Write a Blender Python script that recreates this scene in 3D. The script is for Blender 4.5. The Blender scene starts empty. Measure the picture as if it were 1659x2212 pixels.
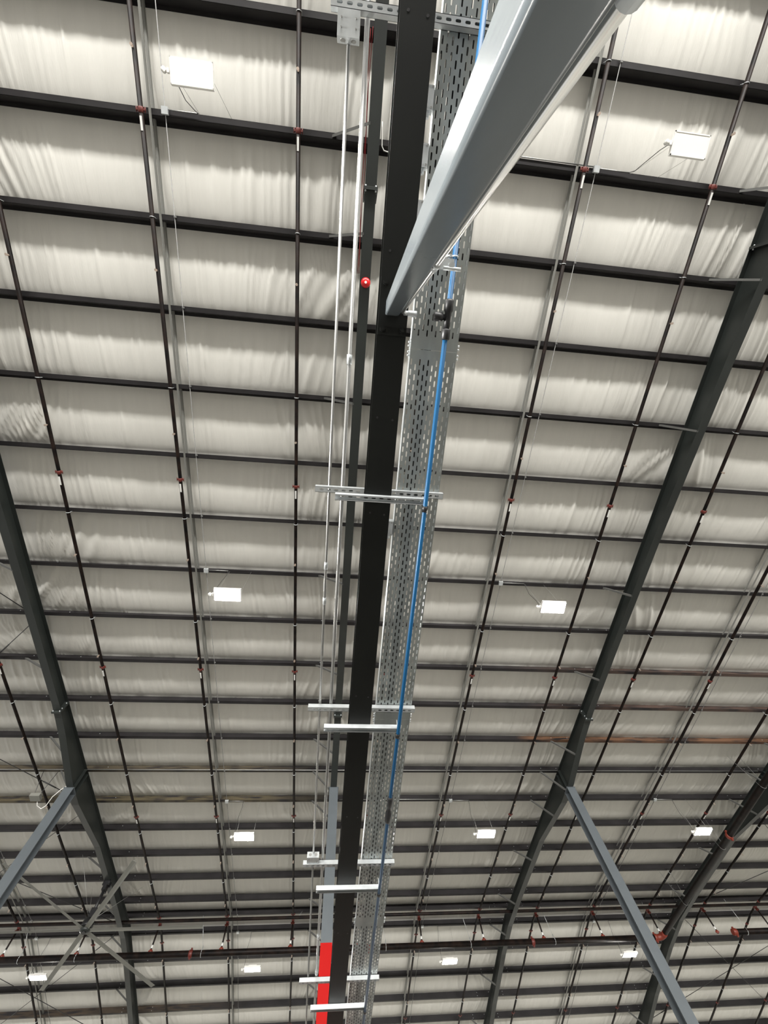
import bpy, math, random
import numpy as np
from mathutils import Vector, Matrix
random.seed(7)
PI = math.pi
CZ = 1.6                      # height of the camera above the floor; all z below are measured from the camera
C = bpy.context.scene.collection

# ------------------------------------------------------------------ materials
def mat(name, col, rough=.5, metal=0., var=0., vscale=6., bump=0., bscale=40., emit=None, estr=0., spec=.5, col2=None, stretch=(1,1,1)):
    m = bpy.data.materials.new(name); m.use_nodes = True
    nt = m.node_tree; p = nt.nodes['Principled BSDF']
    p.inputs['Base Color'].default_value = (*col, 1)
    p.inputs['Roughness'].default_value = rough
    p.inputs['Metallic'].default_value = metal
    p.inputs['Specular IOR Level'].default_value = spec
    if emit:
        p.inputs['Emission Color'].default_value = (*emit, 1); p.inputs['Emission Strength'].default_value = estr
    if var or bump:
        tc = nt.nodes.new('ShaderNodeTexCoord'); mp = nt.nodes.new('ShaderNodeMapping')
        mp.inputs['Scale'].default_value = stretch
        nt.links.new(tc.outputs['Object'], mp.inputs['Vector'])
    if var:
        n = nt.nodes.new('ShaderNodeTexNoise'); n.inputs['Scale'].default_value = vscale; n.inputs['Detail'].default_value = 4
        nt.links.new(mp.outputs['Vector'], n.inputs['Vector'])
        r = nt.nodes.new('ShaderNodeValToRGB')
        c2 = col2 or tuple(c*(1-var) for c in col)
        r.color_ramp.elements[0].position = .35; r.color_ramp.elements[1].position = .65
        r.color_ramp.elements[0].color = (*c2, 1); r.color_ramp.elements[1].color = (*col, 1)
        nt.links.new(n.outputs['Fac'], r.inputs['Fac']); nt.links.new(r.outputs['Color'], p.inputs['Base Color'])
    if bump:
        n = nt.nodes.new('ShaderNodeTexNoise'); n.inputs['Scale'].default_value = bscale
        nt.links.new(mp.outputs['Vector'], n.inputs['Vector'])
        b = nt.nodes.new('ShaderNodeBump'); b.inputs['Strength'].default_value = bump; b.inputs['Distance'].default_value = .01
        nt.links.new(n.outputs['Fac'], b.inputs['Height']); nt.links.new(b.outputs['Normal'], p.inputs['Normal'])
    return m
M = dict(
    vinyl = mat('white_vinyl_insulation', (.765,.752,.700), .5, var=.04, vscale=1.2, bump=.25, bscale=9, stretch=(5,.6,1)),
    purlin = mat('dark_primer_purlin', (.022,.020,.021), .5, var=.35, vscale=2.0, spec=.28),
    rafter = mat('dark_grey_green_steel', (.020,.024,.022), .45, var=.25, vscale=1.5, stretch=(1,.4,1)),
    column = mat('light_grey_steel_paint', (.085,.097,.106), .45, var=.08, vscale=3),
    red = mat('red_safety_paint', (.34,.004,.003), .6, spec=.15),
    beam = mat('black_beam_paint', (.0035,.0045,.0035), .5, var=.35, vscale=3, spec=.25),
    post = mat('grey_post_paint', (.10,.115,.124), .25, var=.12, vscale=9, stretch=(1,1,.25), bump=.05, bscale=30),
    galv = mat('galvanised_steel', (.64,.67,.68), .36, .5, var=.15, vscale=14),
    tray = mat('galvanised_tray_steel', (.40,.43,.42), .36, .8, var=.25, vscale=9, stretch=(1,.3,1)),
    emt = mat('conduit_steel', (.36,.36,.35), .38, .8),
    blue = mat('blue_air_pipe', (.002,.060,.150), .4, spec=.35),
    black = mat('black_plastic', (.008,.008,.009), .45),
    pipe = mat('black_sprinkler_pipe', (.0025,.002,.002), .5, var=.5, vscale=5, col2=(.014,.008,.006), spec=.15),
    coup = mat('red_coupling', (.11,.016,.011), .5),
    orange = mat('orange_coupling', (.17,.024,.012), .5),
    tagw = mat('white_tag', (.75,.75,.72), .6),
    brass = mat('sprinkler_brass', (.55,.45,.38), .35, .7),
    white = mat('white_enamel', (.80,.79,.75), .4),
    lit = mat('lit_lens', (1,1,1), .5, emit=(1,.97,.90), estr=260),
    unlit = mat('unlit_lens', (.80,.78,.72), .45),
    bridge = mat('galvanised_bridging', (.27,.27,.25), .6, .1),
    wire = mat('steel_wire', (.40,.40,.38), .4, .6),
    cord = mat('dark_cord', (.03,.03,.03), .6),
    dull = mat('dull_conduit_steel', (.17,.17,.165), .6, .2),
    chrome = mat('bright_zinc', (.80,.80,.78), .25, .85),
    redcable = mat('dark_red_cable', (.16,.010,.010), .6, spec=.2),
    brace = mat('brace_steel', (.085,.085,.08), .5),
    bell = mat('bell_red', (.62,.012,.015), .3),
    fan = mat('fan_blade_grey', (.17,.17,.15), .5),
    floor = mat('polished_concrete', (.36,.35,.33), .6, var=.15, vscale=.6),
)
def rusty(name, x0, x1, col):
    m = M['purlin'].copy(); m.name = name; nt = m.node_tree
    p = nt.nodes['Principled BSDF']; src = p.inputs['Base Color'].links[0].from_socket
    tc = nt.nodes.new('ShaderNodeTexCoord'); sx = nt.nodes.new('ShaderNodeSeparateXYZ')
    nt.links.new(tc.outputs['Object'], sx.inputs[0])
    mr = nt.nodes.new('ShaderNodeMapRange'); mr.inputs['From Min'].default_value = x0; mr.inputs['From Max'].default_value = x1
    nt.links.new(sx.outputs['X'], mr.inputs['Value'])
    n = nt.nodes.new('ShaderNodeTexNoise'); n.inputs['Scale'].default_value = 3; n.inputs['Detail'].default_value = 6
    mp = nt.nodes.new('ShaderNodeMapping'); mp.inputs['Scale'].default_value = (.5,1,4)
    nt.links.new(tc.outputs['Object'], mp.inputs[0]); nt.links.new(mp.outputs[0], n.inputs['Vector'])
    r = nt.nodes.new('ShaderNodeValToRGB'); r.color_ramp.elements[0].position = .38; r.color_ramp.elements[1].position = .56
    nt.links.new(n.outputs['Fac'], r.inputs['Fac'])
    mu = nt.nodes.new('ShaderNodeMath'); mu.operation = 'MULTIPLY'
    nt.links.new(mr.outputs[0], mu.inputs[0]); nt.links.new(r.outputs['Color'], mu.inputs[1])
    mx = nt.nodes.new('ShaderNodeMix'); mx.data_type = 'RGBA'
    nt.links.new(mu.outputs[0], mx.inputs['Factor']); nt.links.new(src, mx.inputs['A']); mx.inputs['B'].default_value = (*col, 1)
    nt.links.new(mx.outputs['Result'], p.inputs['Base Color'])
    return m

# ------------------------------------------------------------------ mesh builder
class MB:
    def __init__(s): s.v = []; s.f = []; s.mi = []; s.sm = []
    def add(s, vs, fs, mi=0, smooth=False):
        o = len(s.v); s.v += [tuple(v) for v in vs]
        for f in fs: s.f.append(tuple(o+i for i in f)); s.mi.append(mi); s.sm.append(smooth)
        return s
    def box(s, a, b, mi=0, shear=None):
        (x0,y0,z0),(x1,y1,z1) = a,b
        vs = [(x0,y0,z0),(x1,y0,z0),(x1,y1,z0),(x0,y1,z0),(x0,y0,z1),(x1,y0,z1),(x1,y1,z1),(x0,y1,z1)]
        if shear: vs = [shear(v) for v in vs]
        return s.add(vs, [(3,2,1,0),(4,5,6,7),(0,1,5,4),(1,2,6,5),(2,3,7,6),(3,0,4,7)], mi)
    def tube(s, pts, r, n=12, mi=0, cap=True, smooth=True):
        pts = [Vector(p) for p in pts]; rs = r if isinstance(r, (list,tuple)) else [r]*len(pts)
        vs = []; prev = None
        for i,p in enumerate(pts):
            if i == 0: t = pts[1]-p
            elif i == len(pts)-1: t = p-pts[i-1]
            else: t = (pts[i+1]-p).normalized() + (p-pts[i-1]).normalized()
            if t.length < 1e-9: t = pts[-1]-pts[0]
            t.normalize()
            if prev is None:
                up = Vector((0,0,1)) if abs(t.z) < .9 else Vector((1,0,0))
                a = t.cross(up).normalized()
            else: a = (prev - t*prev.dot(t)).normalized()
            prev = a; b = t.cross(a)
            for k in range(n):
                c = 2*PI*k/n; vs.append(p + a*rs[i]*math.cos(c) + b*rs[i]*math.sin(c))
        fs = []
        for i in range(len(pts)-1):
            for k in range(n):
                k2 = (k+1)%n; fs.append((i*n+k, i*n+k2, (i+1)*n+k2, (i+1)*n+k))
        s.add(vs, fs, mi, smooth)
        if cap:
            m = len(pts)-1; o = len(s.v)-len(vs)
            s.f.append(tuple(o+k for k in reversed(range(n)))); s.mi.append(mi); s.sm.append(False)
            s.f.append(tuple(o+m*n+k for k in range(n))); s.mi.append(mi); s.sm.append(False)
        return s
    def cyl(s, a, b, r, n=16, mi=0): return s.tube([a,b], r, n, mi)
    def prism(s, poly, axis, a, b, mi=0):
        """closed 2D polygon extruded along axis from a to b; poly coords are the two other axes in order"""
        def P(q, t): return {'x':(t,q[0],q[1]), 'y':(q[0],t,q[1]), 'z':(q[0],q[1],t)}[axis]
        n = len(poly); vs = [P(q,a) for q in poly] + [P(q,b) for q in poly]
        fs = [(i,(i+1)%n,n+(i+1)%n,n+i) for i in range(n)] + [tuple(reversed(range(n))), tuple(range(n,2*n))]
        return s.add(vs, fs, mi)
    def build(s, name, mats, parent=None, loc=None):
        me = bpy.data.meshes.new(name)
        me.from_pydata([(x,y,z+CZ) for x,y,z in s.v], [], s.f)
        for m in (mats if isinstance(mats, (list,tuple)) else [mats]): me.materials.append(m)
        me.polygons.foreach_set('material_index', s.mi); me.polygons.foreach_set('use_smooth', s.sm)
        import bmesh
        bm = bmesh.new(); bm.from_mesh(me); bmesh.ops.recalc_face_normals(bm, faces=bm.faces); bm.to_mesh(me); bm.free()
        o = bpy.data.objects.new(name, me); C.objects.link(o)
        if parent: attach(o, parent)
        return o
wloc = {}
def attach(o, parent):
    o.parent = parent
    L = parent.location if parent.type == 'EMPTY' else Vector((0,0,0))
    o.matrix_parent_inverse = Matrix.Translation(-L)
def tag(o, label=None, cat=None, group=None, kind=None):
    if label: o['label'] = label
    if cat: o['category'] = cat
    if group: o['group'] = group
    if kind: o['kind'] = kind
    return o
def thing(name, label, cat, loc, group=None):
    o = bpy.data.objects.new(name, None); C.objects.link(o)
    o.location = (loc[0], loc[1], loc[2]+CZ); o.empty_display_size = .1
    return tag(o, label, cat, group)
def copy_tree(o, parent=None):
    c = o.copy(); C.objects.link(c)
    if parent: c.parent = parent; c.matrix_parent_inverse = o.matrix_parent_inverse.copy()
    for ch in list(o.children): copy_tree(ch, c)
    return c
ORD = ['first','second','third','fourth','fifth','sixth','seventh','eighth','ninth','tenth','eleventh','twelfth','thirteenth','fourteenth','fifteenth','sixteenth','seventeenth','eighteenth','nineteenth','twentieth','twenty-first','twenty-second','twenty-third','twenty-fourth','twenty-fifth','twenty-sixth']

# ------------------------------------------------------------------ roof geometry
YR = 22.2
def zr(y): return 9.74 + y/12 if y < YR else 13.44 - y/12      # underside of the purlins
PY = [-8.52,-6.99] + [-5.46+1.531*k for k in range(18)] + [21.64,22.75] + [24.30+1.53*k for k in range(6)]
def pk(k): return PY[k+2]
X0, X1 = -19.9, 28.2
RX = [-7.86, .11, 8.06, 15.98]

# ceiling : draped vinyl faced insulation
def ceiling():
    rng = np.random.default_rng(3)
    nx = 1500; xs = np.linspace(X0, X1, nx); dx = xs[1]-xs[0]
    edges = [-10.05] + [p+.08 for p in PY] + [33.4]
    def vn(u, seed):
        r = np.random.default_rng(seed); t = r.random(4096)
        i = np.floor(u).astype(int); f = u-i; f = f*f*(3-2*f)
        return t[i % 4096]*(1-f) + t[(i+1) % 4096]*f
    rows = []; d = np.min([np.abs(xs-c) for c in [-15.8]+RX+[23.9]], axis=0)
    dens = .28 + .9*np.exp(-(d/1.7)**2)
    sgn = np.sign(xs - 0.1)
    for k in range(len(edges)-1):
        a, b = edges[k], edges[k+1]; n = 13
        sl = (.10 + .10*rng.random())
        off = rng.random()*7
        patch = .35 + 1.1*vn(xs*.7 + off*13, 50+k)
        for j in range(n + (1 if k == len(edges)-2 else 0)):
            t = j/n; y = a + (b-a)*t
            s = 4*t*(1-t); s = s**.75
            base = zr(y) + .25 - .075*s
            if b-a < 1.2: base = zr(y) + .25 - .04*s
            if a < YR < b: base = zr(y) + .25 - .02*s
            slant = vn(xs*.45+off, 99)*2-1
            u = xs + slant*.75*(y-a)*np.clip(1.3-d/2.2, .15, 1)
            w = np.abs(vn(u*7+off, 11+k)-.5)*2*.55 + np.abs(vn(u*15+off, 31+k)-.5)*2*.45
            w = (1-w)**3
            seam = np.exp(-(((xs + slant*.05*(y-a) - 0.4 + .9) % 1.83 - .9)/.022)**2)
            z = base - (.058*w*dens*patch + .016*seam)*np.sin(PI*t)**.45 - .012*(vn(xs*.8+off, 71+k)-.5)*s
            rows.append(np.stack([xs, np.full(nx, y), z+CZ], 1))
    V = np.concatenate(rows); nr = len(rows)
    idx = np.arange(nr*nx).reshape(nr, nx)
    q = np.stack([idx[:-1,:-1], idx[1:,:-1], idx[1:,1:], idx[:-1,1:]], -1).reshape(-1,4)
    me = bpy.data.meshes.new('ceiling'); me.vertices.add(len(V)); me.vertices.foreach_set('co', V.astype(np.float32).ravel())
    me.loops.add(q.size); me.loops.foreach_set('vertex_index', q.ravel().astype(np.int32))
    me.polygons.add(len(q)); me.polygons.foreach_set('loop_start', np.arange(0, q.size, 4, dtype=np.int32))
    me.polygons.foreach_set('loop_total', np.full(len(q), 4, dtype=np.int32))
    me.polygons.foreach_set('use_smooth', np.ones(len(q), dtype=bool))
    me.update(); me.materials.append(M['vinyl'])
    o = bpy.data.objects.new('ceiling', me); C.objects.link(o)
    tag(o, 'off white quilted vinyl roof insulation sagging between the purlins', kind='structure')
ceiling()
f = MB().box((X0-10,-34,-CZ-.1), (36,40,-CZ)).build('floor', M['floor']); tag(f, 'pale concrete warehouse floor', kind='structure')

wl = MB().box((X0-4,36,-CZ),(36,36.2,12)).build('wall_far', M['vinyl']); tag(wl, 'pale far wall', kind='structure')
wl = MB().box((36,-14,-CZ),(36.2,36.2,12)).build('wall_right', M['vinyl']); tag(wl, 'pale right wall', kind='structure')
# purlins: C/Z section with a near-side web, flanges and lips, bolt heads beside each rafter
def purlin_mesh(y, m):
    b = MB(); z = zr(y); t = .004; h = .240; wy = y+.068
    b.box((X0,y-.026,z), (X1,wy,z+t))                     # bottom flange, turned towards the near side
    b.box((X0,wy-.004,z), (X1,wy,z+h))                    # web
    b.box((X0,wy-.004,z+h-t), (X1,wy+.06,z+h))
    b.box((X0,y-.026,z), (X1,y-.022,z+.018))
    for x in RX:
        for dx in (-.62,-.05,.62):
            for dz in (.06,.17): b.cyl((x+dx,wy-.014,z+dz), (x+dx,wy-.004,z+dz), .012, 6, 1)
    return b.build('roof_purlin', [m, M['galv']])
rust = {13: ('orange rust streaked', 6.2, 6.8, (.125,.066,.038)), 11: ('faintly rusted', 5, 9, (.07,.047,.038)), 12: ('slightly browned', 6, 8.5, (.065,.042,.034)),
        14: ('yellow tinged', 0, -3, (.075,.062,.042)), 15: ('yellow stained', .5, -3, (.085,.070,.042)), 24: ('brown edged', -3, -7, (.065,.048,.034))}
vis = [i for i in range(len(PY)) if i >= 2 and i <= 25]
for i, y in enumerate(PY):
    m = M['purlin']; w = 'dark painted'
    if i in rust: w, a, b_, c = rust[i]; m = rusty('rust_'+w.replace(' ','_'), a, b_, c)
    o = purlin_mesh(y, m)
    if i == 20: lab = 'ridge purlin on the near side of the roof peak, above the black header pipe'
    elif i == 21: lab = 'ridge purlin on the far side of the roof peak, just past the header pipe'
    elif i < 2: lab = '%s steel roof purlin overhead behind the view, %s before the top edge' % (w, ['two','one'][i])
    else: lab = '%s steel roof purlin crossing the ceiling, %s from the top of the photo' % (w, ORD[i-2])
    tag(o, lab, 'purlin', 'roof purlins across the ceiling')

# ------------------------------------------------------------------ rafters
DP = [(-9.8,1.0),(-6,.85),(-3.0,.60),(-.8,.48),(.7,.43),(3.6,.35),(6.7,.33),(9.7,.34),(10.8,.42),(12.7,.68),(13.6,.68),(16.3,.36),(18.4,.36),(20.2,.36),(YR,.42),(24,.36),(27,.42),(30,.6),(33,.8)]
def dep(y):
    for (a,da),(b,db) in zip(DP, DP[1:]):
        if a <= y <= b: return da+(db-da)*(y-a)/(b-a)
    return DP[-1][1]
def make_rafter(x):
    root = thing('roof_rafter', '', 'beam', (x, 12.9, zr(12.9)))
    ys = [p[0] for p in DP]
    g = MB()
    for a,b in zip(ys, ys[1:]):
        for (y0,y1) in ((a,b),):
            vs = [(x-.004,y0,zr(y0)-dep(y0)),(x+.004,y0,zr(y0)-dep(y0)),(x+.004,y1,zr(y1)-dep(y1)),(x-.004,y1,zr(y1)-dep(y1)),
                  (x-.004,y0,zr(y0)-.003),(x+.004,y0,zr(y0)-.003),(x+.004,y1,zr(y1)-.003),(x-.004,y1,zr(y1)-.003)]
            g.add(vs, [(3,2,1,0),(4,5,6,7),(0,1,5,4),(1,2,6,5),(2,3,7,6),(3,0,4,7)])
    g.build('web', M['rafter'], root)
    for nm, top in (('top_flange',1),('bottom_flange',0)):
        g = MB()
        for a,b in zip(ys, ys[1:]):
            za = zr(a)-.003-(0 if top else dep(a)); zb = zr(b)-.003-(0 if top else dep(b)); w = .1
            g.add([(x-w,a,za-.01),(x+w,a,za-.01),(x+w,b,zb-.01),(x-w,b,zb-.01),(x-w,a,za),(x+w,a,za),(x+w,b,zb),(x-w,b,zb)],
                  [(3,2,1,0),(4,5,6,7),(0,1,5,4),(1,2,6,5),(2,3,7,6),(3,0,4,7)])
        g.build(nm, M['rafter'], root)
    for y in (-3.0, 9.95):
        z1 = zr(y); z0 = z1-dep(y)-.07
        g = MB().box((x-.125,y-.026,z0),(x+.125,y-.001,z1-.02)).box((x-.125,y+.001,z0),(x+.125,y+.026,z1-.02))
        for sx in (-.09,.09):
            for zz in (z0+.035, z0+.14, z1-.09): g.cyl((x+sx,y-.05,zz),(x+sx,y+.05,zz),.014,6,1)
        g.build('splice_plate', [M['rafter'], M['galv']], root)
    for sx in (-1,1):
        g = MB().box((x+sx*.005,12.86,zr(12.86)-dep(12.86)+.0),(x+sx*.095,12.87,zr(12.86)-.015)); g.build('stiffener', M['rafter'], root)
        g = MB().box((x+sx*.005,13.08,zr(13.08)-dep(13.08)+.0),(x+sx*.095,13.09,zr(13.08)-.015)); g.build('stiffener', M['rafter'], root)
    for k in (1,2,4,7,9,11,12,13,15,17,19,21,23):
        y = pk(k); z = zr(y); a = Vector((x-.74,y,z-.004)); b = Vector((x-.08,y+.04,z-dep(y)-.012))
        if dep(y) < .3: b.z = z-dep(y)-.012
        d = (b-a).normalized(); n = Vector((0,1,0)); u = d.cross(n).normalized()
        g = MB()
        for (p,q,w1,w2) in ((n,u,.045,.004),(u,n,.045,.004)):
            vs = []
            for e in (a,b):
                vs += [e, e+p*w1, e+p*w1+q*w2, e+q*w2]
            g.add(vs, [(0,1,2,3),(7,6,5,4),(0,4,5,1),(1,5,6,2),(2,6,7,3),(3,7,4,0)])
        g.build('flange_brace', M['brace'], root)
    return root
r0 = make_rafter(RX[1])
rl = ['dark grey tapered roof rafter at the left edge, above the ceiling fan', 'dark roof rafter directly behind the black beam, carrying the red bell',
      'dark grey tapered roof rafter right of centre, its haunch on the grey column', 'far right dark roof rafter running beside the thick black feed pipe']
for i, x in enumerate(RX):
    r = r0 if i == 1 else copy_tree(r0)
    r.location.x = x; tag(r, rl[i], 'beam', 'tapered roof rafters')

# ------------------------------------------------------------------ interior H columns
def make_column(x, label, band):
    y0 = 12.77; zt = zr(12.9)-dep(12.9)-.016
    root = thing('steel_column', label, 'column', (x, 12.9, -CZ))
    def H(z0, z1):
        g = MB(); w = .135
        g.box((x-w,y0,z0),(x+w,y0+.012,z1)); g.box((x-w,y0+.288,z0),(x+w,y0+.30,z1)); g.box((x-.004,y0+.01,z0),(x+.004,y0+.29,z1)); return g
    if band:
        H(6.22, zt-.02).build('upper_shaft', M['column'], root)
        tag(H(-CZ+.02, 6.22).build('lower_shaft', M['red'], root), 'bright red painted lower shaft')
    else: H(-CZ+.02, zt-.02).build('shaft', M['column'], root)
    MB().box((x-.15,y0-.01,zt-.02),(x+.15,y0+.31,zt)).build('cap_plate', M['column'], root)
    g = MB().box((x-.2,y0-.05,-CZ),(x+.2,y0+.35,-CZ+.02))
    for sx in (-.17,.17):
        for yy in (y0-.02,y0+.32): g.cyl((x+sx,yy,-CZ+.02),(x+sx,yy,-CZ+.05),.014,6)
    g.build('base_plate', M['column'], root)
    return root
make_column(RX[0]-.03, 'light grey steel column at lower left, slanting down below the left rafter', False)
make_column(RX[1]+.01, 'grey steel column painted red lower down, partly hidden behind the black beam', True)
make_column(RX[2]+.02, 'light grey steel column at lower right, crossing in front of the black main pipe', False)

# ------------------------------------------------------------------ sprinkler branch lines
XP = [-11.88,-9.24,-6.54,-3.88,-1.22,1.43,4.09,6.70,9.28,11.89,14.52,17.16,19.80,22.44]
YM, ZM = 21.95, 10.49
def make_branch(x):
    r = .039; dz = .085
    zp = lambda y: min(9.74+y/12, 13.44-y/12) - dz
    root = thing('sprinkler_branch_line', '', 'pipe', (x, YM, zp(YM)))
    MB().tube([(x,y,zp(y)) for y in (-9.3, 5, 15, YM-.4, YM, YR+.3, 28, 32.6)], r, 14).build('pipe', M['pipe'], root)
    for y in (-3.88, 2.79, 8.52, 15.15, 21.55, 23.1, 28.4):
        z = zp(y)
        g = MB().tube([(x,y-.042,z-.003),(x,y-.03,z),(x,y+.03,z),(x,y+.042,z+.003)], [.042,.048,.048,.042], 14)
        g.box((x-.078,y-.013,z-.014),(x+.078,y+.013,z+.014)).cyl((x-.072,y-.04,z),(x-.072,y+.04,z),.010,6).cyl((x+.072,y-.04,z),(x+.072,y+.04,z),.010,6)
        c = g.build('coupling', M['coup'], root)
        if y < 20:
            s = (1/12) ; g = MB().box((x-.017,y+.10,z-r-.004),(x+.017,y+.30,z-r+.010), shear=lambda v,y=y: (v[0],v[1],v[2]+(v[1]-y)/12))
            g.build('paper_tag', M['tagw'], c)
    for k in [2*i for i in range(-1,9)] + [20,22,24]:
        if k+2 >= len(PY): continue
        y = pk(k)+.06; z = zp(y)
        g = MB(); pts = []
        for a in range(-30, 211, 20):
            t = math.radians(a+180); pts.append((x+(r+.004)*math.cos(t), y, z+(r+.004)*math.sin(t)))
        g.tube(pts, .006, 6); g.cyl((x+r,y,z+.02),(x+r,y,z+dz+.02),.005,6); g.cyl((x-r,y,z+.02),(x-r-.01,y-.02,z+dz),.005,6)
        g.build('strap_hanger', M['galv'], root)
    for y in (-7.85,-4.65,-1.46,1.71,4.9,8.06,11.3,14.5,17.75,20.6,24.0,27.2,30.4):
        z = zp(y)
        g = MB().cyl((x,y,z-r+.005),(x,y,z-r-.035),.014,10)
        g.tube([(x-.018,y,z-r-.03),(x-.022,y,z-r-.055),(x-.005,y,z-r-.075)],.004,6).tube([(x+.018,y,z-r-.03),(x+.022,y,z-r-.055),(x+.005,y,z-r-.075)],.004,6)
        g.cyl((x,y,z-r-.074),(x,y,z-r-.078),.024,12).cyl((x,y,z-r-.03),(x,y,z-r-.036),.022,10)
        g.build('sprinkler_head', M['brass'], root)
    zt = zp(YM)
    n = MB().cyl((x,YM,ZM+.09),(x,YM,zt),.032,14).build('riser_nipple', M['pipe'], root)
    for z0 in (ZM+.12, zt-.12):
        g = MB().tube([(x,YM,z0-.05),(x,YM,z0-.04),(x,YM,z0+.04),(x,YM,z0+.05)],[.042,.052,.052,.042],14).box((x-.08,YM-.02,z0-.018),(x+.08,YM+.02,z0+.018))
        g.build('coupling', M['orange'], n)
    g = MB().cyl((x,YM,ZM+.20),(x,YM,ZM+.30),.034,14); g.build('paper_tag', M['tagw'], n)
    g = MB().cyl((x,YM-.12,zt-.01),(x,YM+.12,zt-.005),.052,14).cyl((x,YM,zt),(x,YM,zt-.09),.048,14); g.build('tee_fitting', M['coup'], root)
    return root
b0 = make_branch(XP[0])
bl = ['black sprinkler branch pipe crossing the bottom left corner of the photo', 'black sprinkler branch pipe left of the left rafter, passing behind the ceiling fan',
      'black sprinkler branch pipe just right of the left rafter', 'black sprinkler branch pipe beside the pale bridging strips left of centre', 'nearly upright black sprinkler branch pipe left of the two steel conduits',
      'black sprinkler branch pipe hidden above the perforated cable tray', 'black sprinkler branch pipe next to the bridging strips right of the cable tray', 'black sprinkler branch pipe just left of the right rafter',
      'black sprinkler branch pipe just right of the right rafter', 'black sprinkler branch pipe beside the bridging strips near the right edge', 'black sprinkler branch pipe passing behind the right edge lamp',
      'black sprinkler branch pipe just right of the thick feed pipe', 'black sprinkler branch pipe second from the bottom right corner', 'black sprinkler branch pipe in the bottom right corner']
for i, x in enumerate(XP):
    b = b0 if i == 0 else copy_tree(b0)
    b.location.x = x; tag(b, bl[i], 'pipe', 'parallel black sprinkler branch pipes')

# main pipes
def gcoup(g, p, ax, r):
    p = Vector(p); a = Vector(ax)
    g.tube([p-a*.07, p-a*.05, p+a*.05, p+a*.07], [r*1.03, r*1.2, r*1.2, r*1.03], 20)
    s = Vector((0,0,1)) ; w = r*1.42
    for sg in (-1,1):
        c = p+s*sg*w; e = Vector((.03,.03,.03)); g.box(c-e, c+e)
RM = .10
root = thing('sprinkler_main_pipe', 'thick black sprinkler main pipe running across the lower photo to a red elbow', 'pipe', (0,YM,ZM))
MB().cyl((X0+.3,YM,ZM),(14.15,YM,ZM),RM,24).build('pipe', M['pipe'], root)
for x in (-12.1,-5.0,1.9,8.75):
    g = MB(); gcoup(g, (x,YM,ZM), (1,0,0), RM); g.build('coupling', M['coup'], root)
g = MB(); gcoup(g, (14.2,YM,ZM), (1,0,0), RM); g.build('coupling', M['orange'], root)
g = MB().tube([(14.25,YM,ZM),(14.35,YM,ZM),(14.46,YM-.05,ZM),(14.52,YM-.15,ZM),(14.53,YM-.3,ZM)], RM*1.08, 20)
for i in range(0): pass
g.build('elbow', M['orange'], root)
for x in (-11.2,-9.2,-4.6,2.6,6.1,9.7,13.7):
    g = MB(); pts = [(x, YM+(RM+.006)*math.cos(t), ZM+(RM+.006)*math.sin(t)) for t in [PI*(.05+i*.9/10)+PI for i in range(11)]]
    g.tube(pts, .009, 6); g.cyl((x,YM-.1,ZM+.0),(x,YM-.02,ZM+.22),.008,6).cyl((x,YM+.1,ZM),(x,YM+.02,ZM+.22),.008,6); g.cyl((x,YM,ZM+.2),(x-.25,YM-.3,zr(21.6)),.006,6)
    g.build('pipe_hanger', M['galv'], root)
root = thing('feed_pipe', 'thick black feed pipe running along the far right rafter towards the viewer', 'pipe', (14.53,YM-.3,ZM))
fz = lambda y: ZM-(YM-.35-y)/12
MB().cyl((14.53,YM-.35,fz(YM-.35)),(14.53,1.5,fz(1.5)),RM,24).build('pipe', M['pipe'], root)
g = MB(); gcoup(g, (14.53,14.95,fz(14.95)), (0,1,1/12), RM); g.build('coupling', M['orange'], root)
for y in (19.3,15.6,12.2,9.1):
    g = MB().tube([(14.53+(RM+.006)*math.cos(t), y, fz(y)+(RM+.006)*math.sin(t)) for t in [PI*(.05+i*.9/10)+PI for i in range(11)]],.006,6)
    g.cyl((14.43,y,fz(y)),(14.15,y-.1,zr(y)),.005,6).cyl((14.63,y,fz(y)),(14.7,y,zr(y)),.005,6); g.build('pipe_hanger', M['dull'], root)
root = thing('sprinkler_main_pipe', 'black sprinkler main pipe entering from the right edge with a red end cap', 'pipe', (22,YM-.2,ZM))
MB().cyl((17.75,YM-.2,ZM),(X1-.3,YM-.2,ZM),RM,24).build('pipe', M['pipe'], root)
g = MB(); gcoup(g, (17.82,YM-.2,ZM), (1,0,0), RM); g.cyl((17.70,YM-.2,ZM),(17.82,YM-.2,ZM),RM*1.1,20); g.build('end_cap', M['orange'], root)
for x in (18.35,21.6,25):
    g = MB().tube([(x, YM-.2+(RM+.006)*math.cos(t), ZM+(RM+.006)*math.sin(t)) for t in [PI*(.05+i*.9/10)+PI for i in range(11)]],.009,6)
    g.cyl((x,YM-.3,ZM),(x-.25,YM-.5,zr(21.4)),.006,6); g.build('pipe_hanger', M['galv'], root)
root = thing('header_pipe', 'slim black header pipe along the roof peak above the main pipe', 'pipe', (0,21.40,11.24))
MB().cyl((X0+.3,21.36,11.24),(X1-.3,21.36,11.24),.055,18).build('pipe', M['pipe'], root)
for x in (-9,-1,7,14,21):
    MB().cyl((x,21.36,11.24),(x+.15,21.5,zr(21.5)),.006,6).build('pipe_hanger', M['galv'], root)

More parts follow.
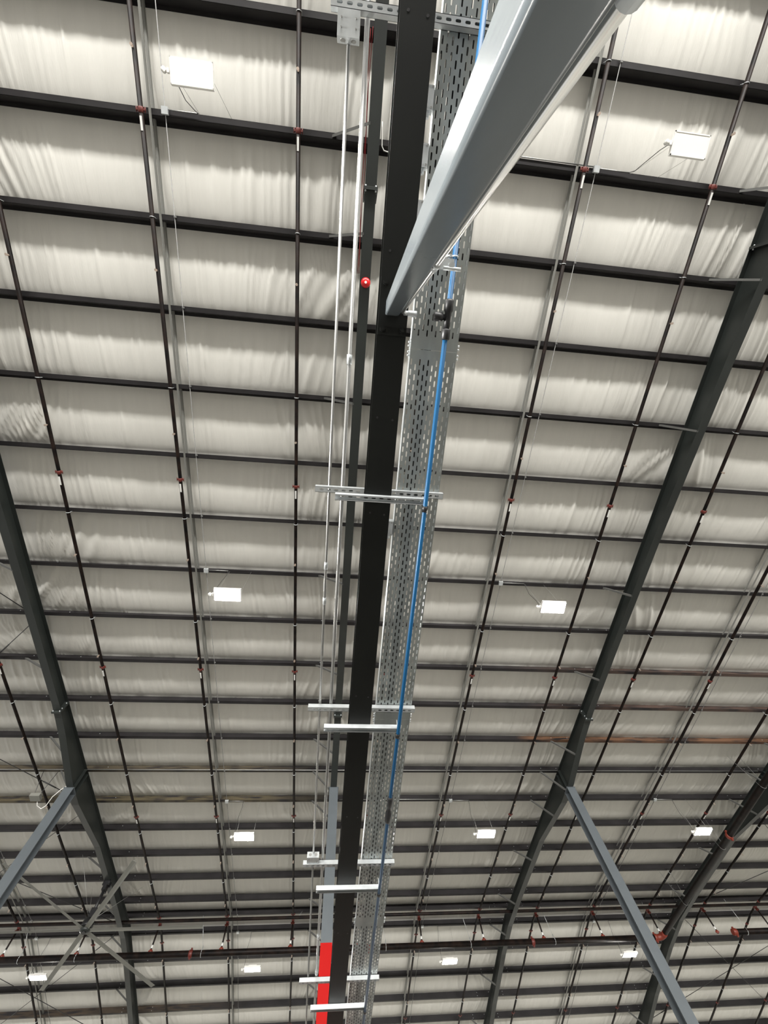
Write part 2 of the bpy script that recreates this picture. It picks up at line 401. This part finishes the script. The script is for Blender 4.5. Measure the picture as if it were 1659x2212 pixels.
# ------------------------------------------------------------------ bridging strips, conduits
BX = [(-11.75,'in the left edge bay'),(-3.76,'left of centre beside a black branch pipe'),(3.97,'right of the perforated cable tray'),(11.78,'near the right edge')]
for x, where in BX:
    for lvl, nm in ((-.008,'lower'),(.13,'upper')):
        ys = [-9.6, YR, 33] ; g = MB()
        pts = [(-9.6, zr(-9.6)), (YR-.6, zr(YR-.6)), (YR+.6, zr(YR+.6)), (33, zr(33))]
        for (a,za),(b,zb) in zip(pts, pts[1:]):
            for (u0,u1,v0,v1) in ((-.022,.022,-.004,0),(.018,.022,-.004,.04) if lvl > 0 else (.018,.022,-.012,0)):
                vs = [(x+u0,a,za+lvl+v0),(x+u1,a,za+lvl+v0),(x+u1,b,zb+lvl+v0),(x+u0,b,zb+lvl+v0),(x+u0,a,za+lvl+v1),(x+u1,a,za+lvl+v1),(x+u1,b,zb+lvl+v1),(x+u0,b,zb+lvl+v1)]
                g.add(vs, [(3,2,1,0),(4,5,6,7),(0,1,5,4),(1,2,6,5),(2,3,7,6),(3,0,4,7)])
        o = g.build('purlin_bridging', M['bridge'])
        tag(o, 'pale steel bridging strip %s purlins %s' % ('under the' if lvl < 0 else 'over the', where), 'bracing', 'bridging strips across the purlins')
CX = [(-11.4,'left edge'),(-3.50,'left of centre'),(4.34,'right of the cable tray'),(12.2,'right side')]
for x, where in CX:
    root = thing('conduit_run', 'thin steel conduit running up the roof under the purlins, %s' % where, 'conduit', (x,12,zr(12)))
    MB().tube([(x,-9.6,zr(-9.6)-.02),(x,YR-.3,zr(YR-.3)-.02),(x,YR+.3,zr(YR+.3)-.02),(x,33,zr(33)-.02)], .0075, 8).build('conduit', M['dull'], root)
    for y in PY[2:-1]:
        MB().box((x-.012,y-.014,zr(y)-.034),(x+.030,y+.014,zr(y)-.001)).build('clip', M['dull'], root)
def hconduit(y, x0, x1, label):
    z = zr(y)-.012
    o = MB().cyl((x0,y-.045,z),(x1,y-.045,z),.012,8).build('conduit_run', M['emt']); tag(o, label, 'conduit')
hconduit(pk(12), X0+.2, 15.7, 'shiny steel conduit along a purlin right across the middle of the lower photo')
hconduit(pk(13), .35, 4.28, 'short shiny conduit on a purlin between the black beam and a junction box')
g = MB().cyl((1.0,pk(1)-.045,zr(pk(1))-.012),(4.28,pk(1)-.045,zr(pk(1))-.012),.012,8); tag(g.build('conduit_run', M['emt']), 'thin conduit on the purlin behind the grey post, ending at a junction box', 'conduit')

LY = [pk(1), pk(7), pk(13), 22.75]
LX = [-10.56,-2.64,5.30,13.16]
row = ['nearest the top of the photo','in the second row from the top','in the third row','in the lowest row']
colm = ['at the left edge','left of the black beam','right of the cable tray','near the right edge']
for ci, x in enumerate(LX):
    for ri, y in enumerate(LY):
        if ci in (0,3) and ri < 2: continue
        cx = CX[ci][0]
        root = thing('junction_box', 'small steel junction box %s, %s' % (colm[ci], row[ri]), 'electrical box', (cx,y,zr(y)-.03), 'junction boxes feeding the ceiling lamps')
        MB().box((cx-.055,y-.055,zr(y)-.055),(cx+.055,y+.055,zr(y)-.004)).build('box', M['galv'], root)
        MB().tube([(cx+.05,y-.02,zr(y)-.03),(x-.30,y-.02,zr(y)-.035)], .009, 8).build('conduit_stub', M['emt'], root)

# ------------------------------------------------------------------ high bay lamps
def make_lamp(lit):
    root = thing('high_bay_lamp', '', 'lamp', (0,0,0))
    hw, hd = .31, .165
    g = MB(); g.box((-hw,-hd,0+.012),(hw,hd,0+.055)); g.box((-.16,-.11,0+.055),(.16,.11,0+.10))
    g.build('housing', M['white'], root)
    g = MB()
    for (a,b) in (((-hw,-hd),(hw,-hd+.018)),((-hw,hd-.018),(hw,hd)),((-hw,-hd),(-hw+.014,hd)),((hw-.014,-hd),(hw,hd))): g.box((a[0],a[1],0),(b[0],b[1],0+.013))
    g.build('rim', M['white'], root)
    MB().box((-hw+.014,-hd+.018,0+.004),(hw-.014,hd-.018,0+.011)).build('lens', M['lit'] if lit else M['unlit'], root)
    s = MB().tube([(-hw,0,0+.03),(-hw-.07,0,0+.03)],.020,10).box((-hw-.05,-.03,0+.005),(-hw-.01,.03,0+.05)).build('sensor_arm', M['white'], root)
    MB().tube([(-hw-.095,0,0-.02),(-hw-.095,0,0+.005),(-hw-.095,0,0+.05)],[.022,.038,.034],14).build('motion_sensor', M['white'], s)
    for sx in (-.27,.27):
        MB().tube([(sx,0,0+.055),(sx+.0,0,0+.6),(sx,0,0+1.21)], .0028, 5).build('hanging_wire', M['wire'], root)
    MB().tube([(-hw-.02,0,0+.05),(-.33,-.01,0+.3),(-.34,.03,0+.7),(-.30,.02,0+1.0),(-.30,-.02,0+1.185)], .006, 6).build('power_cord', M['cord'], root)
    return root
lampL = make_lamp(True); lampU = make_lamp(False)
usedL = False
for ci, x in enumerate(LX):
    for ri, y in enumerate(LY):
        if ci in (0,3) and ri < (3 if ci == 0 else 2): continue
        if ci == 2 and ri == 0: o = lampU; lab = 'switched off white ceiling lamp at upper right beside the grey post'
        else:
            o = lampL if not usedL else copy_tree(lampL); usedL = True
            lab = 'glowing ceiling lamp %s, %s' % (colm[ci], row[ri])
        o.location = (x, y, zr(y)-1.22+CZ); tag(o, lab, 'lamp', 'rectangular ceiling lamps hung below the roof')

# ------------------------------------------------------------------ cross bracing rods
def rods(xa, xb, side):
    ns = [-8.5,-.8,6.9,14.6,22.2,29.9]
    for i,(a,b) in enumerate(zip(ns, ns[1:])):
        for j,(p,q) in enumerate((((xa,a),(xb,b)),((xa,b),(xb,a)))):
            g = MB().cyl((p[0],p[1],zr(p[1])-.06),(q[0],q[1],zr(q[1])-.06),.011,6)
            m = Vector((p[0],p[1],zr(p[1])-.06)).lerp(Vector((q[0],q[1],zr(q[1])-.06)),.12); m2 = Vector((p[0],p[1],zr(p[1])-.06)).lerp(Vector((q[0],q[1],zr(q[1])-.06)),.16)
            g.cyl(m,m2,.018,6)
            o = g.build('brace_rod', M['cord'])
            tag(o, 'thin diagonal brace rod in %s bay, %s panel from top, running %s' % (side, ORD[i], 'down outward' if (j == 0) else 'down inward'), 'bracing', 'diagonal roof brace rods')
rods(RX[0]-.05, -15.7, 'left edge'); rods(RX[3]+.05, 23.9, 'right edge')

# ------------------------------------------------------------------ ceiling fan
FX, FY, FZ = -7.84, 18.41, 9.50
zb = zr(FY)-dep(FY)-.013
root = thing('ceiling_fan', 'large six bladed ceiling fan hanging from the left rafter', 'fan', (FX,FY,FZ))
MB().cyl((FX,FY,FZ+.30),(FX,FY,zb),.05,12).build('down_rod', M['black'], root)
g = MB().box((FX-.12,FY-.10,zb-.14),(FX+.12,FY-.06,zb+.02)).box((FX-.12,FY+.06,zb-.14),(FX+.12,FY+.10,zb+.02)).box((FX-.06,FY-.12,zb-.30),(FX+.06,FY+.12,zb-.12))
for sx in (-.1,.1):
    for sy in (-.12,.12): g.cyl((FX+sx,FY+sy,zb-.12),(FX+sx,FY+sy,zb+.03),.012,6)
g.build('mounting_clamp', M['black'], root)
MB().tube([(FX,FY,FZ+.05),(FX,FY,FZ+.10),(FX,FY,FZ+.27),(FX,FY,FZ+.33)],[.17,.19,.17,.09],24).box((FX-.09,FY-.07,FZ+.3),(FX+.09,FY+.07,FZ+.60)).build('motor', M['black'], root)
MB().tube([(FX,FY,FZ-.06),(FX,FY,FZ-.04),(FX,FY,FZ+.05)],[.09,.15,.16],24).build('hub', M['rafter'], root)
MB().cyl((FX,FY,FZ-.085),(FX,FY,FZ-.05),.075,20).build('hub_cap', M['black'], root)
for i in range(6):
    a = PI*i/3; u = Vector((math.cos(a),math.sin(a),0)); v = Vector((-math.sin(a),math.cos(a),0)); g = MB()
    prof = [(-.075,.012),(-.03,.026),(.03,.020),(.08,-.010),(.03,.008),(-.03,.012)]
    vs = []; 
    for d in (.14, 3.80):
        for (s,h) in prof: vs.append(Vector((FX,FY,FZ)) + u*d + v*s + Vector((0,0,h)))
    n = len(prof); fs = [(j,(j+1)%n,n+(j+1)%n,n+j) for j in range(n)] + [tuple(range(n)), tuple(reversed(range(n,2*n)))]
    g.add(vs, fs)
    g.build('blade', M['fan'], root)
for (dx,dy) in ((-1.0,-1.0),(1.1,-.9),(1.0,1.1),(-1.0,1.0)):
    y2 = FY+dy; MB().cyl((FX+dx*.08,FY+dy*.08,FZ+.35),(FX+dx*.9,y2,zr(y2)),.004,5).build('guy_wire', M['wire'], root)

# ------------------------------------------------------------------ black beam with plate
ZB = 2.65; BX0, BX1 = .119, .289; BXC = .204
root = thing('steel_beam', 'long black steel beam running down the middle of the photo', 'beam', (BXC,3,ZB))
g = MB().box((BX0,-3.6,ZB),(BX1,10.5,ZB+.012))
for y in (-1.62,-.62,.28,.9,2.4,3.7,5.3,7.1):
    for sx in (-.045,.05): g.cyl((BXC+sx,y+sx*.1,ZB-.0012),(BXC+sx,y+sx*.1,ZB+.004),.007,10,1)
g.build('bottom_flange', [M['beam'], M['black']], root)
MB().box((BX0,-3.6,ZB+.188),(BX1,10.5,ZB+.199)).build('top_flange', M['beam'], root)
MB().box((BXC-.004,-3.6,ZB+.012),(BXC+.004,10.5,ZB+.188)).build('web', M['beam'], root)

# grey post under the beam (slightly out of plumb, as photographed)
LEAN = lambda v: (v[0]+.0125*(v[2]-ZB), v[1]+.008*(v[2]-ZB), v[2])
px0, px1, py0, py1 = .159, .238, -.383, -.300
root = thing('steel_post', 'large grey square steel post rising close to the viewer to the black beam', 'column', ((px0+px1)/2,-.34,-CZ))
r = .010; poly = []
for (cx_,cy_,a0) in ((px1-r,py1-r,0),(px0+r,py1-r,90),(px0+r,py0+r,180),(px1-r,py0+r,270)):
    for i in range(7): t = math.radians(a0+i*15); poly.append((cx_+r*math.cos(t), cy_+r*math.sin(t)))
g = MB(); n = len(poly)
vs = [LEAN((p[0],p[1],-CZ+.015)) for p in poly]+[LEAN((p[0],p[1],ZB-.012)) for p in poly]
g.add(vs, [(i,(i+1)%n,n+(i+1)%n,n+i) for i in range(n)], 0, False)
tube_ = g.build('shaft', M['post'], root)
for i, p in enumerate(tube_.data.polygons): p.use_smooth = (i % 7 != 6)
g = MB().box((.122,-.495,ZB-.012),(.286,-.195,ZB-.0005)); cap = g.build('cap_plate', M['beam'], root)
for (x,y) in ((.148,-.465),(.262,-.465),(.148,-.225),(.262,-.225)):
    MB().cyl((x,y,ZB-.015),(x,y,ZB-.012),.019,20).cyl((x,y,ZB-.030),(x,y,ZB-.015),.0155,6).cyl((x,y,ZB-.038),(x,y,ZB-.030),.009,10).build('bolt', M['beam'], cap)
q = LEAN((0,0,-CZ)); MB().box((.10+q[0],-.46+q[1],-CZ),(.30+q[0],-.22+q[1],-CZ+.015)).build('base_plate', M['post'], root)

# conduit up the post
cxp, cyp = .252, -.318
root = thing('post_conduit', 'bright steel conduit strapped up the right side of the grey post', 'conduit', (cxp,cyp,1))
MB().tube([LEAN((cxp,cyp,-.6)),LEAN((cxp,cyp,ZB-.10)),LEAN((cxp+.002,cyp,ZB-.06)),LEAN((cxp+.02,cyp,ZB-.035)),LEAN((cxp+.05,cyp,ZB-.03))], .0095, 16).build('conduit', M['chrome'], root)
MB().cyl((.285,cyp,ZB-.03),(.335,cyp,ZB-.03),.017,8).cyl((.262,cyp,ZB-.03),(.29,cyp,ZB-.03),.013,14).build('connector', M['galv'], root)
for z in (.46, 1.50):
    p = LEAN((cxp,cyp,z)); g = MB().cyl((p[0],p[1],z-.03),(p[0],p[1],z+.03),.0145,16).box((p[0]-.02,p[1]-.02,z-.012),(p[0]+.055,p[1]+.012,z-.008)).cyl((p[0]+.045,p[1],z-.03),(p[0]+.045,p[1],z+.012),.010,6)
    g.cyl((p[0]+.02,p[1]+.01,z-.025),(p[0]+.075,p[1]+.01,z-.025),.006,10)
    g.build('strap_clamp', M['galv'], root)

# ------------------------------------------------------------------ strut channels
def strut(name, x0, x1, y, z, up, label, grp):
    """41 mm slotted channel; up: opening upward (slotted back faces down)"""
    g = MB(); w = .0206; t = .0025; h = .041
    zb_ = z if up else z+h                     # back plane
    s = 1 if up else -1
    pitch = .0508; n = int((x1-x0)/pitch); m0 = (x1-x0-n*pitch)/2
    sl, sw = .0145, .007
    for zz in (zb_, zb_+s*t):
        x = x0
        g.add([(x0,y-w,zz),(x1,y-w,zz),(x1,y-sw,zz),(x0,y-sw,zz)], [(0,1,2,3)]); g.add([(x0,y+sw,zz),(x1,y+sw,zz),(x1,y+w,zz),(x0,y+w,zz)], [(0,1,2,3)])
        xs_ = [x0+m0+pitch*(i+.5) for i in range(n)]; a = x0
        for c in xs_:
            # bridge between slots with rounded slot ends
            arcL = [(c-sl+.007-.007*math.sin(q_), y-.007*math.cos(q_), zz) for q_ in [i*PI/6 for i in range(7)]]
            arcR = [(c+sl-.007+.007*math.sin(q_), y-.007*math.cos(q_), zz) for q_ in [i*PI/6 for i in range(7)]]
            if a is not None:
                left = prevR if a != x0 else [(x0,y-sw,zz),(x0,y+sw,zz)]
                g.add(left + arcL[::-1], [tuple(range(len(left)+7))])
            prevR = arcR; a = c
        g.add(prevR + [(x1,y+sw,zz),(x1,y-sw,zz)], [tuple(range(9))])
    lo, hi = (z, z+h)
    g.box((x0,y-w,lo),(x1,y-w+t,hi)); g.box((x0,y+w-t,lo),(x1,y+w,hi))
    zl = hi if up else lo
    for sy in (-1,1):
        a, b = sorted((y+sy*w, y+sy*(w-.0095))); c, d = sorted((zl, zl-s*t))
        g.box((x0,a,c),(x1,b,d))
        a, b = sorted((y+sy*(w-.0095), y+sy*(w-.0075))); c, d = sorted((zl, zl-s*.008))
        g.box((x0,a,c),(x1,b,d))
    o = g.build(name, M['galv']); tag(o, label, 'channel', grp)
ZS = ZB+.2005
for i, y in enumerate((-1.736,.812,2.72,4.64,6.57,8.5)):
    strut('strut_channel', -.221, .680, y, ZS, True, ['slotted steel channel at the top edge carrying the tray, behind the grey post', 'upper of the two slotted channels crossing the beam at mid height',
        'galvanised channel under the tray, second pair below the middle', 'galvanised channel under the tray beside the small double knockout box', 'galvanised channel under the tray crossing the red column', 'far galvanised channel under the tray below the frame'][i], 'channels holding up the cable tray')
PS = (.79,2.69,4.60,6.52)
for i, y in enumerate(PS):
    strut('strut_channel', -.075, .528, y, ZB-.0425, False, ['slotted channel clamped under the beam at mid height, holding the blue pipe', 'second channel clamped under the beam, just below the middle of the photo',
        'third channel clamped under the beam, in front of the grey column', 'lowest channel clamped under the beam, in front of the red column'][i], 'channels holding up the blue pipe')

# ------------------------------------------------------------------ cable tray
TX0, TX1, TZ = .352, .657, ZS+.0425
def tray_section(y0, y1, label):
    root = thing('cable_tray', label, 'cable tray', ((TX0+TX1)/2,(y0+y1)/2,TZ), 'perforated cable tray lengths')
    g = MB(); ncol = 11; cw = (TX1-TX0)/ncol; pitch = .0636; sl = .0195; sw = .0046
    m = .045; n = int((y1-y0-2*m)/pitch - .5)
    for c in range(ncol):
        xa = TX0+c*cw; xb = xa+cw; xc = (xa+xb)/2
        off = y0+m+(pitch/2 if c % 2 else 0); yy = off
        g.add([(xa,y0,TZ),(xb,y0,TZ),(xb,off,TZ),(xa,off,TZ)], [(0,1,2,3)])
        for i in range(n):
            cy = off+pitch*(i+.5); a, b = off+pitch*i, off+pitch*(i+1)
            L = [(xc-sw,cy-sl+sw),(xc-sw*.7,cy-sl+sw*.3),(xc,cy-sl),(xc+sw*.7,cy-sl+sw*.3),(xc+sw,cy-sl+sw),(xc+sw,cy+sl-sw),(xc+sw*.7,cy+sl-sw*.3),(xc,cy+sl),(xc-sw*.7,cy+sl-sw*.3),(xc-sw,cy+sl-sw)]
            vs = [(xa,a,TZ),(xb,a,TZ),(xb,b,TZ),(xa,b,TZ)] + [(p[0],p[1],TZ) for p in L]
            g.add(vs, [(0,1,8,7,6,5,4),(1,2,9,8),(2,3,13,12,11,10,9),(3,0,4,13)])
        e = off+pitch*n
        g.add([(xa,e,TZ),(xb,e,TZ),(xb,y1,TZ),(xa,y1,TZ)], [(0,1,2,3)])
    o = g.build('perforated_base', M['tray'], root)
    md = o.modifiers.new('thickness', 'SOLIDIFY'); md.thickness = .0015; md.offset = 0
    for x, s in ((TX0,1),(TX1,-1)):
        a, b = sorted((x, x+s*.0016)); c, d = sorted((x, x+s*.012))
        MB().box((a,y0,TZ),(b,y1,TZ+.075)).box((c,y0,TZ+.073),(d,y1,TZ+.075)).build('side_rail', M['galv'], root)
    return root
ty = [-3.6,-.148,2.86,5.62,8.5]
tl = ['nearest length of perforated galvanised cable tray, top of the photo behind the post', 'second length of perforated cable tray, from the seam down past mid height', 'third length of perforated cable tray, right of the blue pipe coupling', 'lowest length of perforated cable tray, at the bottom of the photo']
for a, b, l in zip(ty, ty[1:], tl):
    root = tray_section(a+.001, b-.001, l)
    for x, s in ((TX0,-1),(TX1,1)):
        p, q = sorted((x, x+s*.003)); g = MB().box((p,b-.06,TZ+.01),(q,b+.06,TZ+.062))
        for yy in (b-.04,b-.018,b+.018,b+.04):
            for zz in (TZ+.022,): g.cyl((x,yy,zz),(x+s*.016,yy,zz),.0062,6)
        if b < 8: g.build('splice_plate', M['galv'], root)
for i,(x,r,dz) in enumerate(((.445,.0075,0),(.462,.0070,.0),(.452,.0065,.013),(.478,.0075,0))):
    pts = [(x+.004*math.sin(y*2.1+i), y, TZ+.002+r+dz+.001*math.sin(y*3)) for y in np.linspace(-3.5,8.4,60)]
    o = MB().tube(pts, r, 8).build('power_cable', M['black']); tag(o, 'black cable lying in the perforated tray, seen through its slots', 'cable', 'black cables in the tray')
for i in range(9):
    x = .372+.033*i; pts = [(x+.006*math.sin(y*2.7+i), y, TZ+.026+.002*math.sin(y*3+i)) for y in np.linspace(-1.75,-.95,14)]
    pts = [(x*.5+.225, -3.4, TZ+.026)] + pts + [(x*.3+.33, -.55, TZ+.03)]
    o = MB().tube(pts, .009, 8).build('power_cable', M['cord']); tag(o, 'dark cable bundled in the near end of the tray beside the small side boxes', 'cable', 'dark cables in the near end of the tray')
def sidebox(y, lab):
    root = thing('outlet_box', lab, 'electrical box', (TX0-.035,y,TZ), 'small steel boxes on the tray side')
    MB().box((TX0-.062,y-.055,TZ-.002),(TX0-.004,y+.055,TZ+.05)).build('box', M['galv'], root)
    g = MB()
    for sy in (-.045,.045): g.cyl((TX0-.055,y+sy,TZ-.008),(TX0-.055,y+sy,TZ+.0),.005,8).cyl((TX0-.014,y+sy,TZ-.008),(TX0-.014,y+sy,TZ+.0),.005,8)
    g.build('cover_screws', M['emt'], root)
    MB().cyl((TX0-.033,y+.055,TZ+.02),(TX0-.033,y+.085,TZ+.02),.014,8).build('locknut', M['galv'], root)
sidebox(-1.43, 'steel box on the tray side, topmost of the three between beam and tray')
sidebox(-1.17, 'steel box on the tray side, middle of the three between beam and tray')
sidebox(-.90, 'steel box on the tray side, lowest of the three between beam and tray')
sidebox(1.09, 'single steel box on the tray side just below the mid height channels')

# ------------------------------------------------------------------ conduits left of the beam and boxes
ZC = ZS+.0425
def lconduit(x, r, y0, y1, label, cps):
    root = thing('conduit_run', label, 'conduit', (x,(y0+y1)/2,ZC+r))
    MB().cyl((x,y0,ZC+r),(x,y1,ZC+r),r,14).build('conduit', M['emt'], root)
    for y in cps: MB().cyl((x,y-.03,ZC+r),(x,y+.03,ZC+r),r+.004,14).cyl((x,y-.015,ZC+r-r-.003),(x,y-.012,ZC-.006),.004,6).build('coupling', M['galv'], root)
lconduit(-.126, .0095, -1.60, 4.53, 'thin steel conduit, left of the pair beside the black beam', (1.42,1.72))
lconduit(-.126, .0095, 4.68, 10.0, 'thin steel conduit continuing below the small double knockout box', ())
lconduit(-.034, .0135, -3.4, 10.0, 'thicker steel conduit, right of the pair beside the black beam', (-.05,5.85,6.5))
def jbox(y0, y1, lab, knock):
    x0,x1 = -.185,-.070
    root = thing('junction_box', lab, 'electrical box', ((x0+x1)/2,(y0+y1)/2,ZS+.03))
    z0 = ZS-.004 if knock > 0 else ZS+.008
    MB().box((x0,y0,z0),(x1,y1,z0+.054)).build('box', M['galv'], root)
    yk = y1 if knock > 0 else y0
    for sx in (.03,.085):
        MB().tube([(x0+sx,yk-.0005*knock,z0+.027),(x0+sx,yk+knock*.0012,z0+.027)],.014,14).build('knockout', M['emt'], root)
    g = MB()
    for sx in (.02,.095):
        for sy in (.02,-.02): g.cyl((x0+sx,(y0+y1)/2+sy,z0-.004),(x0+sx,(y0+y1)/2+sy,z0),.004,8)
    g.build('cover_screws', M['emt'], root)
jbox(-1.712,-1.602, 'square steel junction box hung on the channel at the top of the photo', 1)
jbox(4.535,4.615, 'small double knockout steel box on the channel near the bottom, left of the grey column', -1)

# ------------------------------------------------------------------ blue air pipe
bx, bz = .512, 2.605
root = thing('air_pipe', 'bright blue compressed air pipe running below the cable tray', 'pipe', (bx,3,bz))
MB().cyl((bx,-3.4,bz),(bx,9.8,bz),.0145,20).build('pipe', M['blue'], root)
g = MB().tube([(bx,-.41,bz),(bx,-.40,bz),(bx,-.35,bz),(bx,-.34,bz),(bx,-.29,bz),(bx,-.25,bz)],[.018,.024,.025,.019,.019,.018],20)
g.build('tee_fitting', M['black'], root)
MB().tube([(bx,-.255,bz),(bx,-.25,bz),(bx,-.20,bz),(bx,-.195,bz)],[.021,.025,.025,.021],20).build('coupling_nut', M['black'], root)
MB().tube([(bx,-.315,bz),(bx-.03,-.315,bz),(bx-.031,-.315,bz),(bx-.075,-.315,bz),(bx-.08,-.315,bz)],[.016,.016,.025,.026,.021],20).build('branch_cap', M['black'], root)
MB().tube([(bx,y,bz) for y in (3.40,3.42,3.50,3.51,3.57,3.58,3.68,3.70)],[.018,.025,.025,.018,.018,.026,.026,.018],20).build('coupling', M['black'], root)
for y in PS:
    MB().cyl((bx,y+.022,bz),(bx,y+.062,bz),.0185,16).box((bx-.012,y+.01,bz-.005),(bx+.012,y+.045,bz+.02)).build('pipe_clip', M['black'], root)
    MB().cyl((bx-.005,y-.01,bz),(bx-.005,y-.01,bz+.10),.004,8).build('threaded_rod', M['galv'], root)
# clamp joining pipe and post conduit
g = MB().tube([(bx+.0165*math.cos(t),-.62,bz-.0+.0165*math.sin(t)) for t in [2*PI*i/16 for i in range(17)]],.004,6)
g.cyl((bx-.02,-.62,bz),(bx-.055,-.61,bz-.005),.010,8).tube([(bx-.05,-.61,bz-.005),(bx-.08,-.60,bz-.02),(bx-.11,-.585,bz-.015),(bx-.13,-.57,bz-.02)],.0065,8).cyl((bx-.025,-.62,bz-.012),(bx-.025,-.62,bz+.02),.008,6)
tag(g.build('pipe_clamp', M['galv']), 'shiny steel clamp gripping the blue pipe beside the grey post', 'clamp')

# ------------------------------------------------------------------ red bell, red cable, small items on the centre rafter
yb = -1.55; zb2 = zr(yb)-dep(yb)-.013; bxr = .125
root = thing('fire_alarm_bell', 'round red alarm bell under the dark rafter, left of the black beam', 'alarm', (bxr,yb,zb2))
MB().cyl((bxr,yb,zb2-.05),(bxr,yb,zb2),.05,20).build('back_box', M['bell'], root)
MB().tube([(bxr,yb,zb2-.05),(bxr,yb,zb2-.055),(bxr,yb,zb2-.085),(bxr,yb,zb2-.10),(bxr,yb,zb2-.105)],[.09,.092,.080,.05,.02],28).build('gong', M['bell'], root)
MB().cyl((bxr,yb,zb2-.112),(bxr,yb,zb2-.102),.024,12).build('centre_cap', M['white'], root)
for j in range(2):
    pts = []
    for i in range(26):
        y = -5.0+i*(3.3/25); pts.append((RX[1]-.118-.018*j-.020*abs(math.sin(y*1.9+j)), y, zr(y)-dep(y)+.03+.03*math.sin(y*1.3+j*.8)+.02*j))
    tag(MB().tube(pts, .0055, 6).build('alarm_cable', M['redcable']), 'dark red cable draped along the left side of the centre rafter', 'cable', 'red cables on the centre rafter')
tag(MB().tube([(RX[1]+.13,-4.05,9.05),(RX[1]+.135,-3.95,9.04),(RX[1]+.15,-3.70,9.04),(RX[1]+.19,-3.64,9.04),(RX[1]+.34,-3.62,9.04)],.010,8).build('conduit_bend', M['white']), 'small white bent conduit between the centre rafter and the black beam', 'conduit')

# emergency box with looping cable at left
gx, gy, gz = -8.75, 12.95, 9.95
root = thing('emergency_light', 'small grey box with looping white cable, hung left of the left column', 'electrical box', (gx,gy,gz))
MB().box((gx-.16,gy-.10,gz-.04),(gx+.12,gy+.12,gz+.06)).build('box', M['fan'], root)
MB().cyl((gx+.05,gy,gz+.06),(gx+.10,gy+.0,zr(gy)),.008,6).cyl((gx-.1,gy,gz+.06),(gx-.35,gy,zr(gy)),.008,6).build('hanger', M['cord'], root)
pts = [(gx+.02,gy+.12,gz),(gx-.0,gy+.30,gz-.04),(gx+.10,gy+.42,gz-.05),(gx+.22,gy+.36,gz+.0),(gx+.38,gy+.12,gz+.10),(gx+.60,gy-.05,gz+.22),(RX[0]-.1,gy-.12,gz+.30)]
MB().tube(pts, .011, 8).build('looped_cable', M['white'], root)

# ------------------------------------------------------------------ camera, light
B = Matrix(((.99436082,.05696011,.0894545),(-.08253381,.9453323,.31549171),(-.06659379,-.32109561,.94470253)))
cam = bpy.data.objects.new('camera', bpy.data.cameras.new('camera')); C.objects.link(cam)
R = Matrix((( B[0][0], -B[0][1], -B[0][2]), (B[1][0], -B[1][1], -B[1][2]), (B[2][0], -B[2][1], -B[2][2])))
cam.matrix_world = Matrix.Translation((0,0,CZ)) @ R.to_4x4()
cam.data.sensor_fit = 'HORIZONTAL'; cam.data.sensor_width = 36; cam.data.lens = 36*915/1659; cam.data.clip_start = .01; cam.data.clip_end = 200
bpy.context.scene.camera = cam

w = bpy.data.worlds.new('world'); bpy.context.scene.world = w; w.use_nodes = True
w.node_tree.nodes['Background'].inputs['Color'].default_value = (1,.985,.95,1)
w.node_tree.nodes['Background'].inputs['Strength'].default_value = .82
def area(name, loc, rot, sx, sy, power, col=(1,.98,.94)):
    l = bpy.data.lights.new(name, 'AREA'); l.shape = 'RECTANGLE'; l.size = sx; l.size_y = sy; l.energy = power; l.color = col
    o = bpy.data.objects.new(name, l); C.objects.link(o); o.location = loc; o.rotation_euler = rot
    return o
area('assumed_rear_light', (2,-30,1.0), (math.radians(108),0,0), 54, 1.8, 28500)  # assumed low light added behind the camera, no door there; rakes the ceiling
fill = area('post_side_fill', (-18,-1.5,3.0), (math.radians(90),0,math.radians(-90)), 5, 3, 380)  # added fill light with no door behind it, brightens the post's left face
fill.data.spread = math.radians(24)
vs = bpy.context.scene.view_settings
vs.view_transform = 'Standard'; vs.look = 'None'; vs.exposure = .32; vs.gamma = 1; vs.use_curve_mapping = False
